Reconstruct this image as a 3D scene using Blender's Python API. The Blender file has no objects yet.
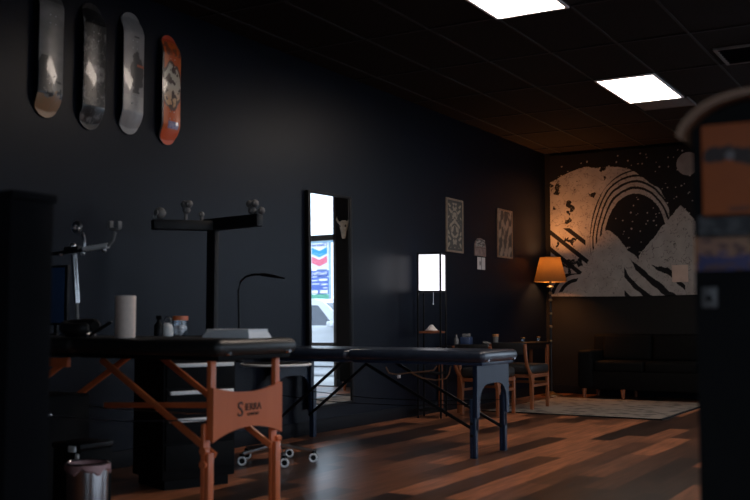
import bpy, bmesh, math, random
from mathutils import Vector, Matrix, noise
random.seed(7)
PI = math.pi
SC = bpy.context.scene
COL = SC.collection

# ------------------------------------------------------------------ camera
F, YAW, PITCH, CZ = 1008.3, math.radians(30.363), math.radians(3.906), 1.04
cy, sy, cp, sp = math.cos(YAW), math.sin(YAW), math.cos(PITCH), math.sin(PITCH)
FW = Vector((-sy*cp, cy*cp, sp)); RT = Vector((cy, sy, 0)); UP = RT.cross(FW)
CAM = Vector((0, 0, CZ))
def ray(px, py): return (FW + RT*((px-375)/F) - UP*((py-250)/F))
def on(px, py, axis, v):
    d = ray(px, py); t = (v-CAM[axis])/d[axis]
    return CAM + d*t
def onX(px, py, v): return on(px, py, 0, v)
def onY(px, py, v): return on(px, py, 1, v)
def onZ(px, py, v): return on(px, py, 2, v)
WX, WY, CEIL = -5.15, 13.6, 3.40          # left wall, back wall, ceiling
RX, FY = 3.6, -2.6                        # right wall, front wall (behind the camera)


# the wall mirror: its plane, and what a sight line meets after it
MT = math.radians(.30)
ml, mr_ = onX(307.8, 300, WX+.03).y, onX(352, 300, WX+.03).y
mzt, mzb = onX(328, 193, WX+.03).z, onX(334, 405.5, WX+.03).z
mc = Vector((WX+.028, (ml+mr_)/2, (mzt+mzb)/2)); mw, mh = mr_-ml, mzt-mzb
MN = Vector((math.cos(MT), 0, math.sin(MT)))
def refl(v): return v-MN*(2*v.dot(MN))
MCAM = mc+refl(CAM-mc)
def mY(px, py, Y):
    d = refl(ray(px, py)); t = (Y-MCAM.y)/d.y; return MCAM+d*t

# ------------------------------------------------------------------ materials
def mat(name, col, rough=.5, metal=0., var=.15, scale=8., bump=0., spec=.5, stretch=(1, 1, 1), coat=0.):
    m = bpy.data.materials.new(name); m.use_nodes = True
    nt = m.node_tree; b = nt.nodes['Principled BSDF']
    b.inputs['Roughness'].default_value = rough; b.inputs['Metallic'].default_value = metal
    b.inputs['Specular IOR Level'].default_value = spec; b.inputs['Coat Weight'].default_value = coat
    tc = nt.nodes.new('ShaderNodeTexCoord'); mp = nt.nodes.new('ShaderNodeMapping')
    mp.inputs['Scale'].default_value = stretch
    n = nt.nodes.new('ShaderNodeTexNoise'); n.inputs['Scale'].default_value = scale; n.inputs['Detail'].default_value = 4
    r = nt.nodes.new('ShaderNodeValToRGB')
    r.color_ramp.elements[0].position = .3; r.color_ramp.elements[1].position = .7
    r.color_ramp.elements[0].color = [c*(1-var) for c in col]+[1]
    r.color_ramp.elements[1].color = [min(1, c*(1+var)) for c in col]+[1]
    L = nt.links.new
    L(tc.outputs['Object'], mp.inputs['Vector']); L(mp.outputs['Vector'], n.inputs['Vector'])
    L(n.outputs['Fac'], r.inputs['Fac']); L(r.outputs['Color'], b.inputs['Base Color'])
    if bump:
        bp = nt.nodes.new('ShaderNodeBump'); bp.inputs['Strength'].default_value = bump; bp.inputs['Distance'].default_value = .01
        L(n.outputs['Fac'], bp.inputs['Height']); L(bp.outputs['Normal'], b.inputs['Normal'])
    return m
def emit(name, col, s):
    m = bpy.data.materials.new(name); m.use_nodes = True; nt = m.node_tree
    b = nt.nodes['Principled BSDF']; b.inputs['Base Color'].default_value = (.8, .8, .8, 1)
    b.inputs['Emission Color'].default_value = (*col, 1); b.inputs['Emission Strength'].default_value = s
    return m
def patmat(name, rough=.5, spec=.4, coat=0.):
    m = bpy.data.materials.new(name); m.use_nodes = True; nt = m.node_tree
    b = nt.nodes['Principled BSDF']; b.inputs['Roughness'].default_value = rough
    b.inputs['Specular IOR Level'].default_value = spec; b.inputs['Coat Weight'].default_value = coat
    a = nt.nodes.new('ShaderNodeAttribute'); a.attribute_name = 'print'
    nt.links.new(a.outputs['Color'], b.inputs['Base Color'])
    return m
def glassmat(name, tint=(.96, .98, 1), gl=.06, rough=.02):
    m = bpy.data.materials.new(name); m.use_nodes = True; nt = m.node_tree
    nt.nodes.remove(nt.nodes['Principled BSDF'])
    t = nt.nodes.new('ShaderNodeBsdfTransparent'); t.inputs['Color'].default_value = (*tint, 1)
    g = nt.nodes.new('ShaderNodeBsdfGlossy'); g.inputs['Roughness'].default_value = rough
    mx = nt.nodes.new('ShaderNodeMixShader'); mx.inputs['Fac'].default_value = gl
    o = nt.nodes['Material Output']
    nt.links.new(t.outputs[0], mx.inputs[1]); nt.links.new(g.outputs[0], mx.inputs[2]); nt.links.new(mx.outputs[0], o.inputs['Surface'])
    return m
def woodmat(name, c1, c2, rough=.4, scale=6, stretch=(1, 1, .08), coat=.1):
    m = mat(name, c1, rough, 0, 0, scale, .05, .5, stretch, coat)
    r = [n for n in m.node_tree.nodes if n.type == 'VALTORGB'][0]
    r.color_ramp.elements[0].color = (*c1, 1); r.color_ramp.elements[1].color = (*c2, 1)
    return m
def floormat():
    m = bpy.data.materials.new('plank_floor'); m.use_nodes = True; nt = m.node_tree; L = nt.links.new
    b = nt.nodes['Principled BSDF']
    tc = nt.nodes.new('ShaderNodeTexCoord'); mp = nt.nodes.new('ShaderNodeMapping'); mp.inputs['Rotation'].default_value = (0, 0, PI/2)
    br = nt.nodes.new('ShaderNodeTexBrick'); br.inputs['Scale'].default_value = 1; br.inputs['Brick Width'].default_value = 1.22
    br.inputs['Row Height'].default_value = .19; br.inputs['Mortar Size'].default_value = .002; br.inputs['Bias'].default_value = 0
    br.inputs['Color1'].default_value = (0, 0, 0, 1); br.inputs['Color2'].default_value = (1, 1, 1, 1); br.inputs['Mortar'].default_value = (.2, .2, .2, 1)
    br.offset = .37; br.offset_frequency = 2
    r = nt.nodes.new('ShaderNodeValToRGB'); cr = r.color_ramp
    cr.elements[0].color = (.026, .014, .010, 1); cr.elements[1].color = (.52, .185, .084, 1)
    e = cr.elements.new(.35); e.color = (.08, .036, .021, 1); e = cr.elements.new(.65); e.color = (.28, .108, .053, 1)
    mp2 = nt.nodes.new('ShaderNodeMapping'); mp2.inputs['Scale'].default_value = (9, .8, 1)
    n = nt.nodes.new('ShaderNodeTexNoise'); n.inputs['Scale'].default_value = 3; n.inputs['Detail'].default_value = 6
    r2 = nt.nodes.new('ShaderNodeValToRGB'); r2.color_ramp.elements[0].color = (.45, .45, .45, 1); r2.color_ramp.elements[1].color = (1.25, 1.25, 1.25, 1)
    r2.color_ramp.elements[0].position = .3; r2.color_ramp.elements[1].position = .7
    mx = nt.nodes.new('ShaderNodeMix'); mx.data_type = 'RGBA'; mx.blend_type = 'MULTIPLY'; mx.inputs['Factor'].default_value = 1
    L(tc.outputs['Object'], mp.inputs['Vector']); L(mp.outputs['Vector'], br.inputs['Vector']); L(br.outputs['Color'], r.inputs['Fac'])
    L(tc.outputs['Object'], mp2.inputs['Vector']); L(mp2.outputs['Vector'], n.inputs['Vector']); L(n.outputs['Fac'], r2.inputs['Fac'])
    L(r.outputs['Color'], mx.inputs[6]); L(r2.outputs['Color'], mx.inputs[7]); L(mx.outputs[2], b.inputs['Base Color'])
    b.inputs['Roughness'].default_value = .30; b.inputs['Specular IOR Level'].default_value = .45
    bp = nt.nodes.new('ShaderNodeBump'); bp.inputs['Strength'].default_value = .08; L(n.outputs['Fac'], bp.inputs['Height']); L(bp.outputs['Normal'], b.inputs['Normal'])
    return m

M = dict(
 wall=mat('navy_black_paint', (.0046, .0068, .0132), .38, 0, .08, 3, .02, .14),
 wallback=mat('black_paint', (.011, .010, .0095), .7, 0, .08, 3, .02, .15),
 ceil=mat('black_ceiling_tile', (.016, .012, .010), .9, 0, .2, 30, .1, .1),
 tbar=mat('black_ceiling_bar', (.011, .008, .0065), .8, 0, .1),
 base=mat('black_baseboard', (.006, .007, .010), .6, 0, .1, 8, 0, .15),
 floor=floormat(),
 bvinyl=mat('black_vinyl', (.016, .015, .014), .42, 0, .2, 25, .04, .5),
 bluevinyl=mat('blue_black_vinyl', (.019, .027, .045), .30, 0, .2, 25, .03, .6),
 black=mat('matte_black', (.004, .004, .0045), .7, 0, .2, 12, 0, .12),
 satin=mat('satin_black', (.006, .006, .007), .45, 0, .2, 12, 0, .22),
 iron=mat('black_iron', (.018, .018, .02), .45, .3, .2, 20),
 partition=mat('charcoal_partition', (.004, .004, .005), .8, 0, .2, 6, 0, .06),
 navywood=mat('navy_black_stained_wood', (.013, .027, .058), .40, 0, .2, 8, .05, .4, (1, 1, .1)),
 wood=woodmat('reddish_beech', (.64, .13, .037), (.74, .175, .053)),
 wooddk=woodmat('brown_chair_wood', (.19, .055, .019), (.26, .08, .028)),
 woodrim=woodmat('bent_wood_rim', (.20, .10, .055), (.28, .15, .085), .5, 6, (.2, 1, 1)),
 chrome=mat('chrome', (.7, .7, .72), .15, 1, .03),
 steel=mat('brushed_steel', (.6, .6, .62), .28, 1, .1, 12, .02, .5, (1, 1, .05)),
 alu=mat('pale_aluminium', (.93, .91, .89), .4, 0, .04),
 white=mat('white_plastic', (.92, .92, .93), .4, 0, .04),
 paper=mat('paper_towel', (.84, .66, .56), .9, 0, .06, 40, .2),
 cream=mat('cream_bone', (.62, .54, .42), .7, 0, .25, 14, .2),
 grey=mat('grey_rubber', (.16, .155, .15), .6, 0, .2, 20),
 rug=None,
 pink=mat('pink_bin_liner', (.55, .30, .29), .5, 0, .15, 30),
 shadefab=None,
 brass=mat('dull_brass', (.30, .19, .09), .35, .8, .2, 20),
 leather=mat('black_leather', (.004, .0037, .0035), .75, 0, .25, 18, .08, .08),
 bluebox=mat('dark_blue_plastic', (.03, .05, .11), .4, 0, .2),
 orange=mat('lamplit_orange', (.55, .22, .07), .35, 0, .2),  # orange of the lamp light on the cup, put into the base colour
 screen=mat('dark_blue_screen', (.035, .08, .18), .2, 0, .1),
 glass=glassmat('clear_glass', (.95, .97, 1), .07), pane=glassmat('window_glass', (.97, .985, 1), .03),
 cotton=mat('white_cotton', (.84, .81, .78), .95, 0, .1, 30, .4),
 asphalt=mat('asphalt', (.30, .30, .31), .8, 0, .2, 3, .1),
 carwhite=mat('white_car_paint', (.78, .80, .83), .25, 0, .03, 3, 0, .5, (1, 1, 1), .6),
 carpale=mat('pale_blue_car_paint', (.60, .68, .76), .25, 0, .03, 3, 0, .5, (1, 1, 1), .6),
 carglass=mat('tinted_car_glass', (.05, .065, .10), .08, 0, .1, 2),
 tyre=mat('tyre_rubber', (.02, .02, .02), .8),
 signwhite=mat('sign_white', (.85, .86, .88), .4, 0, .03), signblue=mat('sign_blue', (.03, .09, .42), .4, 0, .06),
 signgreen=mat('sign_green', (.05, .32, .20), .4, 0, .06), chevblue=mat('chevron_blue', (.02, .30, .62), .4, 0, .1),
 chevred=mat('chevron_red', (.72, .09, .17), .4, 0, .1), signgrey=mat('sign_grey_blue', (.24, .38, .48), .5, 0, .06),
 ink=mat('dark_brown_ink', (.05, .02, .012), .6, 0, .1),
 alframe=mat('bronze_window_frame', (.055, .045, .035), .4, .4, .1),
 vent=mat('grey_vent_metal', (.20, .19, .18), .5, .2, .1),
 greypanel=mat('grey_ceiling_panel', (.14, .13, .125), .8, 0, .15, 30),
 plate=mat('grey_wall_plate', (.09, .085, .085), .5, 0, .1),
 salt=mat('pale_stone', (.62, .56, .52), .7, 0, .2, 20, .2),
)

# ------------------------------------------------------------------ mesh builder
class MB:
    def __init__(s): s.bm = bmesh.new()
    def _x(s, vs, mtx): bmesh.ops.transform(s.bm, matrix=mtx, verts=vs)
    def box(s, c, d, rz=0, bevel=0, seg=2, rot=None):
        r = bmesh.ops.create_cube(s.bm, size=1); vs = r['verts']
        s._x(vs, Matrix.Diagonal((d[0], d[1], d[2], 1)))
        if bevel:
            es = list({e for v in vs for e in v.link_edges})
            rr = bmesh.ops.bevel(s.bm, geom=es, offset=bevel, segments=seg, profile=.5, affect='EDGES')
            vs = list({v for f in rr['faces'] for v in f.verts} | {v for v in vs if v.is_valid})
        m = Matrix.Translation(c) @ (rot.to_4x4() if rot is not None else Matrix.Rotation(rz, 4, 'Z'))
        s._x(vs, m); return s
    def cyl(s, p0, p1, r0, r1=None, seg=16, cap=True):
        p0, p1 = Vector(p0), Vector(p1); r1 = r0 if r1 is None else r1
        d = p1-p0
        r = bmesh.ops.create_cone(s.bm, cap_ends=cap, segments=seg, radius1=r0, radius2=r1, depth=d.length)
        q = d.to_track_quat('Z', 'Y').to_matrix().to_4x4()
        s._x(r['verts'], Matrix.Translation((p0+p1)/2) @ q); return s
    def ball(s, c, r, sc=(1, 1, 1), seg=16, rot=None):
        o = bmesh.ops.create_uvsphere(s.bm, u_segments=seg, v_segments=max(6, seg//2), radius=r)
        m = Matrix.Translation(c)
        if rot is not None: m = m @ rot.to_4x4()
        s._x(o['verts'], m @ Matrix.Diagonal((*sc, 1))); return s
    def tube(s, pts, r, seg=8, taper=None, closed=False):
        pts = [Vector(p) for p in pts]; n = len(pts); rings = []
        up = Vector((0, 0, 1))
        for i, p in enumerate(pts):
            if closed: t = pts[(i+1) % n]-pts[i-1]
            else: t = pts[min(i+1, n-1)]-pts[max(i-1, 0)]
            t.normalize()
            a = t.cross(up)
            if a.length < .05: a = t.cross(Vector((1, 0, 0)))
            a.normalize(); b = t.cross(a)
            rr = r if taper is None else r*taper[i]
            rings.append([s.bm.verts.new(p+a*rr*math.cos(2*PI*k/seg)+b*rr*math.sin(2*PI*k/seg)) for k in range(seg)])
        for i in range(n if closed else n-1):
            A, B = rings[i], rings[(i+1) % n]
            for k in range(seg):
                s.bm.faces.new((A[k], A[(k+1) % seg], B[(k+1) % seg], B[k]))
        if not closed:
            s.bm.faces.new(rings[0][::-1]); s.bm.faces.new(rings[-1])
        return s
    def lathe(s, prof, c=(0, 0, 0), seg=24, capb=True, capt=True):
        c = Vector(c); rings = []
        for (r, z) in prof:
            rings.append([s.bm.verts.new(c+Vector((r*math.cos(2*PI*k/seg), r*math.sin(2*PI*k/seg), z))) for k in range(seg)])
        for i in range(len(rings)-1):
            for k in range(seg):
                s.bm.faces.new((rings[i][k], rings[i][(k+1) % seg], rings[i+1][(k+1) % seg], rings[i+1][k]))
        if capb: s.bm.faces.new(rings[0][::-1])
        if capt: s.bm.faces.new(rings[-1])
        return s
    def prism(s, poly, axis, a0, a1):
        """poly: 2D outline in the plane across the axis (x: (y,z), y: (x,z), z: (x,y)), run from a0 to a1"""
        def P(u, v, a): return {'x': (a, u, v), 'y': (u, a, v), 'z': (u, v, a)}[axis]
        A = [s.bm.verts.new(P(u, v, a0)) for u, v in poly]; B = [s.bm.verts.new(P(u, v, a1)) for u, v in poly]
        n = len(poly)
        s.bm.faces.new(A); s.bm.faces.new(B[::-1])
        for i in range(n): s.bm.faces.new((A[i], B[i], B[(i+1) % n], A[(i+1) % n]))
        return s
    def build(s, name, m, parent=None, loc=(0, 0, 0), smooth=True, rot=None):
        bmesh.ops.recalc_face_normals(s.bm, faces=s.bm.faces)
        me = bpy.data.meshes.new(name); s.bm.to_mesh(me); s.bm.free()
        if smooth:
            me.polygons.foreach_set('use_smooth', [True]*len(me.polygons))
            me.set_sharp_from_angle(angle=math.radians(40))
        me.materials.append(m)
        o = bpy.data.objects.new(name, me); COL.objects.link(o); o.location = loc
        if rot: o.rotation_euler = rot
        if parent: o.parent = parent
        return o
def pieces(b, name, m, parent):
    """every loose piece of the builder becomes a part of its own"""
    bm = b.bm; seen = set(); out = []
    for v in list(bm.verts):
        if v in seen: continue
        st = [v]; isl = {v}
        while st:
            q = st.pop()
            for e in q.link_edges:
                o = e.other_vert(q)
                if o not in isl: isl.add(o); st.append(o)
        seen |= isl; out.append(isl)
    for isl in out:
        nb = MB(); mp = {v: nb.bm.verts.new(v.co) for v in isl}
        for f in {f for v in isl for f in v.link_faces}: nb.bm.faces.new([mp[v] for v in f.verts])
        nb.build(name, m, parent)
    bm.free()
def tag(o, label=None, cat=None, group=None, kind=None):
    if label: o['label'] = label
    if cat: o['category'] = cat
    if group: o['group'] = group
    if kind: o['kind'] = kind
    return o
def thing(name, label, cat, loc=(0, 0, 0), rz=0, group=None):
    o = bpy.data.objects.new(name, None); COL.objects.link(o); o.location = loc; o.rotation_euler = (0, 0, rz)
    return tag(o, label, cat, group)
def struct(o): o['kind'] = 'structure'; return o
def copy_tree(o, parent=None):
    c = o.copy(); COL.objects.link(c)
    if parent: c.parent = parent
    for ch in list(o.children): copy_tree(ch, c)
    return c
def sheet(name, nx, ny, posf, colf, m, parent=None, thick=0.):
    """a printed surface: posf(u,v)->point, colf(u,v)->rgb; u right, v up, given real thickness"""
    me = bpy.data.meshes.new(name)
    vs = [posf(i/nx, j/ny) for j in range(ny+1) for i in range(nx+1)]
    fs = [(j*(nx+1)+i, j*(nx+1)+i+1, (j+1)*(nx+1)+i+1, (j+1)*(nx+1)+i) for j in range(ny) for i in range(nx)]
    me.from_pydata([tuple(v) for v in vs], [], fs)
    ca = me.color_attributes.new('print', 'FLOAT_COLOR', 'POINT')
    buf = []
    for j in range(ny+1):
        for i in range(nx+1): buf.extend((*colf(i/nx, j/ny), 1))
    ca.data.foreach_set('color', buf)
    me.polygons.foreach_set('use_smooth', [True]*len(me.polygons)); me.materials.append(m)
    o = bpy.data.objects.new(name, me); COL.objects.link(o)
    if parent: o.parent = parent
    if thick:
        md = o.modifiers.new('thickness', 'SOLIDIFY'); md.thickness = thick; md.offset = -1
    return o
def textmesh(body, size, m, name='lettering', ext=.002):
    cu = bpy.data.curves.new(name, 'FONT'); cu.body = body; cu.size = size; cu.extrude = ext; cu.align_x = 'CENTER'; cu.align_y = 'CENTER'
    t = bpy.data.objects.new(name, cu); COL.objects.link(t)
    me = bpy.data.meshes.new_from_object(t.evaluated_get(bpy.context.evaluated_depsgraph_get()))
    bpy.data.objects.remove(t); me.materials.clear(); me.materials.append(m); me.name = name
    o = bpy.data.objects.new(name, me); COL.objects.link(o); return o
def fbm(x, y, z=0., o=4): return noise.fractal(Vector((x, y, z)), 1., 2., o)
def lerp(a, b, t): return tuple(p+(q-p)*t for p, q in zip(a, b))
def sst(a, b, x):
    t = max(0, min(1, (x-a)/(b-a))); return t*t*(3-2*t)

# ------------------------------------------------------------------ room shell
struct(MB().box(((WX+RX)/2, (WY+FY)/2, -.05), (RX-WX+.4, WY-FY+.4, .1)).build('floor', M['floor'], smooth=False))
struct(MB().box(((WX+RX)/2, (WY+FY)/2, CEIL+.05), (RX-WX+.4, WY-FY+.4, .1)).build('ceiling', M['ceil'], smooth=False))
struct(MB().box((WX-.1, (WY+FY)/2, CEIL/2), (.2, WY-FY, CEIL)).build('wall_left', M['wall'], smooth=False))
W_FILL = (-.9, 3.2, .5, 2.9); b = MB(); u0_, u1_, z4, z5 = W_FILL  # opening of the added front window, out of view
b.box(((WX-.2+u0_)/2, FY-.1, CEIL/2), (u0_-WX+.2, .2, CEIL)); b.box(((u1_+RX+.2)/2, FY-.1, CEIL/2), (RX+.2-u1_, .2, CEIL))
b.box(((u0_+u1_)/2, FY-.1, z4/2), (u1_-u0_, .2, z4)); b.box(((u0_+u1_)/2, FY-.1, (z5+CEIL)/2), (u1_-u0_, .2, CEIL-z5))
struct(b.build('wall_front', M['wallback'], smooth=False))
# back wall with the shop window at its right end
W1 = (mY(335.3, 300, WY).x, 3.3, mY(322, 390, WY).z, 3.37)
b = MB(); x0, x1, z0, z1 = W1
b.box(((WX-.2+x0)/2, WY+.1, CEIL/2), (x0-WX+.2, .2, CEIL)); b.box(((x1+RX+.2)/2, WY+.1, CEIL/2), (RX+.2-x1, .2, CEIL))
b.box(((x0+x1)/2, WY+.1, z0/2), (x1-x0, .2, z0)); b.box(((x0+x1)/2, WY+.1, (z1+CEIL)/2), (x1-x0, .2, CEIL-z1))
struct(b.build('wall_back', M['wallback'], smooth=False))
# right wall with a second shop window
W2 = (1.6, 9.8, .4, 2.85)
b = MB(); y0, y1, z2, z3 = W2
b.box((RX+.1, (FY+y0)/2, CEIL/2), (.2, y0-FY, CEIL)); b.box((RX+.1, (y1+WY)/2, CEIL/2), (.2, WY-y1, CEIL))
b.box((RX+.1, (y0+y1)/2, z2/2), (.2, y1-y0, z2)); b.box((RX+.1, (y0+y1)/2, (z3+CEIL)/2), (.2, y1-y0, CEIL-z3))
struct(b.build('wall_right', M['wallback'], smooth=False))
def window(name, axis, a0, a1, zb, zt, at, bars, mull):
    r = bpy.data.objects.new(name, None); COL.objects.link(r); struct(r)
    b = MB(); t = .07
    def add(u0, u1, w0, w1):
        c = (u0+u1)/2, (w0+w1)/2
        if axis == 'y': b.box((c[0], at, c[1]), (u1-u0, .09, w1-w0))
        else: b.box((at, c[0], c[1]), (.09, u1-u0, w1-w0))
    add(a0, a0+t, zb, zt); add(a1-t, a1, zb, zt); add(a0, a1, zb, zb+t); add(a0, a1, zt-t, zt)
    for z in bars: add(a0, a1, z-.045, z+.045)
    for u in mull: add(u-.03, u+.03, zb, zt)
    b.build('window_frame', M['alframe'], r, smooth=False)
    g = MB()
    if axis == 'y': g.box(((a0+a1)/2, at, (zb+zt)/2), (a1-a0-.02, .008, zt-zb-.02))
    else: g.box((at, (a0+a1)/2, (zb+zt)/2), (.008, a1-a0-.02, zt-zb-.02))
    g.build('window_pane', M['pane'], r, smooth=False)
window('window_1', 'y', x0, x1, z0, z1, WY+.08, (mY(322, 345.5, WY).z, mY(322, 237.5, WY).z), (1.0, 2.2))
window('fill_window', 'y', u0_, u1_, z4, z5, FY-.08, (1.3,), (.45, 1.8))  # unseen window added behind the camera to light the display cabinet
window('window_2', 'x', y0, y1, z2, z3, RX+.08, (.8,), (3.6, 5.7, 7.7))
struct(MB().box((WX+.008, (WY+FY)/2, .06), (.016, WY-FY-.04, .12), bevel=.004).build('baseboard_left', M['base']))
struct(MB().box(((WX+x0)/2+.01, WY-.008, .06), (x0-WX-.06, .016, .12), bevel=.004).build('baseboard_back', M['base']))

# ceiling grid bars: the column of the lights sits between GA and GA+.6
L1a = onZ(497, 17.2, CEIL); GA, GB = (L1a.x+onZ(628.5, 102.1, CEIL).x+onZ(595.6, 81.1, CEIL).x)/3, L1a.y
TW, TL = .60, 1.195
b = MB()
x = GA-4*TW
while x < RX:
    if x > WX+.03: b.box((x, (WY+FY)/2, CEIL-.004), (.020, WY-FY-.02, .012))
    x += TW
y = GB-9*TL
while y < WY:
    if y > FY: b.box(((WX+RX)/2, y, CEIL-.0045), (RX-WX-.02, .020, .011))
    y += TL
struct(b.build('trim_1', M['tbar'], smooth=False))

def ceiling_light(name, label, x, y, s):
    r = thing(name, label, 'ceiling light', (x+TW/2, y+TL/2, CEIL), 0, 'lit ceiling panels')
    w, l = TW-.03, TL-.03
    f = MB()
    for sx in (-1, 1): f.box((sx*(w/2), 0, -.012), (.025, l+.025, .022), bevel=.003)
    for s_ in (-1, 1): f.box((0, s_*(l/2), -.012), (w-.025, .025, .022), bevel=.003)
    f.build('light_frame', M['white'], r)
    MB().box((0, 0, -.01), (w-.03, l-.03, .012)).build('diffuser', s, r)
    return r
LT = emit('lit_diffuser', (1, .84, .72), 13)
ceiling_light('ceiling_light', 'lit white ceiling panel cut off by the top edge of the picture', GA, GB-TL, LT)
ceiling_light('ceiling_light', 'lit white ceiling panel nearer the wall tapestry, beside a dim grey panel', GA, GB+2*TL, LT)
r = thing('ceiling_panel', 'dim grey unlit ceiling panel just past the further lit panel', 'ceiling panel', (GA+TW/2+.04, GB+3*TL+.22, CEIL))
MB().box((0, 0, -.012), (TW-.05, .40, .02), bevel=.004).build('panel_face', M['greypanel'], r)
f = MB()
for s_ in (-1, 1): f.box((0, s_*.2, -.013), (TW-.03, .02, .024)); f.box((s_*(TW-.05)/2, 0, -.013), (.02, .38, .024))
f.build('panel_frame', M['greypanel'], r)
vp = onZ(713, 49, CEIL)
r = thing('ceiling_vent', 'square slatted ceiling vent with pale frame at the top right', 'vent', (vp.x+.31, vp.y+.27, CEIL))
f = MB()
for s_ in (-1, 1): f.box((s_*.29, 0, -.012), (.035, .6, .022), bevel=.004); f.box((0, s_*.285, -.012), (.545, .03, .022), bevel=.004)
f.build('vent_frame', M['vent'], r)
for k in range(7): MB().box((0, -.24+k*.08, -.012), (.54, .05, .006), rot=Matrix.Rotation(.6, 3, 'X')).build('slat', M['base'], r)

# ------------------------------------------------------------------ skateboards on the left wall
def board(label, pxc, ytop, ybot, colf, sidecol, roll=0):
    p0 = onX(pxc, ytop, WX+.03); p1 = onX(pxc, ybot, WX+.03)
    zc = (p0.z+p1.z)/2; Lh = (p0.z-p1.z); Wd = .205
    r = thing('skateboard', label, 'skateboard', (WX, p0.y, zc), 0, 'skateboard decks hung on the left wall')
    def pos(u, v):
        s_ = (v-.5)*Lh; e = abs(v-.5)*2
        hw = Wd/2; cap = .13
        d = (1-e)*Lh/2
        if d < cap*.8: hw *= math.sqrt(max(0, 1-(1-d/(cap*.8))**2))
        yy = (u-.5)*2*hw
        kick = max(0, abs(s_)-Lh*.32)
        xx = .062 - .9*kick**1.35 - .010*(abs(u-.5)*2)**2
        return Vector((max(xx, .012), yy, s_))
    sheet('deck', 40, 150, pos, colf, patmat('deck_print', .3, .5, .35), r, .011)
    # the mounts that hold the deck off the wall
    for s_ in (-.22, .22): MB().cyl((0, 0, s_), (.054, 0, s_), .012).build('wall_mount', M['satin'], r)
    h = MB()
    for s_ in (-.2, .2):
        for a in (-.022, .022):
            for c in (-.027, .027): h.ball((.0615, a, s_+c), .0045, seg=8)
    pieces(h, 'truck_bolt', M['steel'], r)
    return r
def deck1(u, v):
    g = .20+.04*fbm(u*2, v*14, 3); c = (g*1.02, g*.97, g*.92)
    if v < .17+.03*math.sin(u*9+1)+.03*fbm(u*5, v*9): c = (.34+.05*fbm(u*9, v*30), .19, .10)
    k = fbm(u*3.5+5, v*14+2, 1)
    if .16 < v < .45 and u < .35+.2*k and v < .30+.5*u+.1: c = (.03, .03, .03)
    if .15 < v < .28 and k > .12 and u > .4: c = (.03, .03, .03)
    if v > .86: c = tuple(q*.45 for q in c)
    return c
def deck2(u, v):
    k = fbm(u*2.2+4*0+.8*fbm(u*3, v*9, 7), v*9+9, 2)
    b_ = abs(fbm(u*3, v*10, 11))
    w = sst(.1, .6, k)*.4 + (.28 if b_ < .04 else 0)
    w += .35*math.exp(-((u-.45)/.2)**2-((v-.52)/.18)**2)  # pale centre streak: window reflection painted into the deck print
    if v > .86: w *= .15
    return (.014+.42*w, .014+.40*w, .014+.385*w)
def deck3(u, v):
    g = .27+.05*fbm(u*3, v*10, 5); c = (g, g*.97, g*.96)
    k = fbm(u*3, v*11, 8)
    if .33 < v < .68 and ((u-.62)/.34)**2+((v-.505)/.17)**2 < 1+.9*k: c = (.05, .048, .05)
    if abs(v-.56) < .012 and u > .62: c = (.45, .12, .06)
    if abs(v-.79) < .006 and .45 < u < .72: c = (.06, .06, .06)
    if v < .31: c = tuple(q*1.22 for q in c)
    if abs(v-.18) < .003 or abs(v-.11) < .003: c = (.3, .3, .3)
    return c
def deck4(u, v):
    c = lerp((.52, .085, .018), (.62, .13, .02), .5+.5*fbm(u*4, v*6))
    k = fbm(u*5, v*16, 4)
    if v > .80: c = lerp(c, (.18, .05, .03), sst(-.1, .2, k)); 
    if v > .93: c = (.55, .07, .03)
    e = ((u-.5)/.46)**2+((v-.53)/.19)**2+.35*fbm(u*4, v*9, 2)
    if e < 1:
        c = lerp((.52, .48, .40), (.60, .33, .16), sst(.55, .35, v))
        if fbm(u*4.5+2, v*13, 9) > .16: c = (.06, .035, .03)
    elif e < 1.35: c = (.10, .05, .04)
    if .14 < v < .21 and .3 < u < .9: c = (.30, .25, .38) if k > 0 else (.16, .15, .30)
    if v < .13: c = (.66, .10, .03)
    if u < .10: c = (.02, .02, .02)
    return c
board('grey deck with brown tail, leftmost and highest of the wall skateboards', 50.5, -16, 118, deck1, 0)
board('black deck with smoky white swirls, second skateboard from the left', 93.5, 3, 130, deck2, 0)
board('pale grey deck with dark blotch in the middle, third skateboard along', 132.5, 12, 134.5, deck3, 0)
board('orange deck with pale blotched oval, lowest and rightmost wall skateboard', 170, 35, 145, deck4, 0)

# ------------------------------------------------------------------ wall mirror
mir = thing('wall_mirror', 'tall narrow mirror in a thin black frame reflecting the street outside', 'mirror', mc)
mir.rotation_euler = (math.radians(1.0), -MT, 0)
ft = .04
f = MB()
for s_ in (-1, 1):
    f.box((0, s_*(mw/2-ft/2), 0), (.036, ft, mh), bevel=.004); f.box((0, 0, s_*(mh/2-.012)), (.036, mw-2*ft, .024), bevel=.004)
f.build('mirror_frame', M['satin'], mir)
mm = bpy.data.materials.new('mirror_glass'); mm.use_nodes = True
bb = mm.node_tree.nodes['Principled BSDF']; bb.inputs['Metallic'].default_value = 1; bb.inputs['Roughness'].default_value = 0.01; bb.inputs['Base Color'].default_value = (.90, .92, .93, 1)
MB().box((0, 0, 0), (.012, mw-2*ft+.01, mh-.04)).build('mirror_glass', mm, mir, smooth=False)
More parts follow.
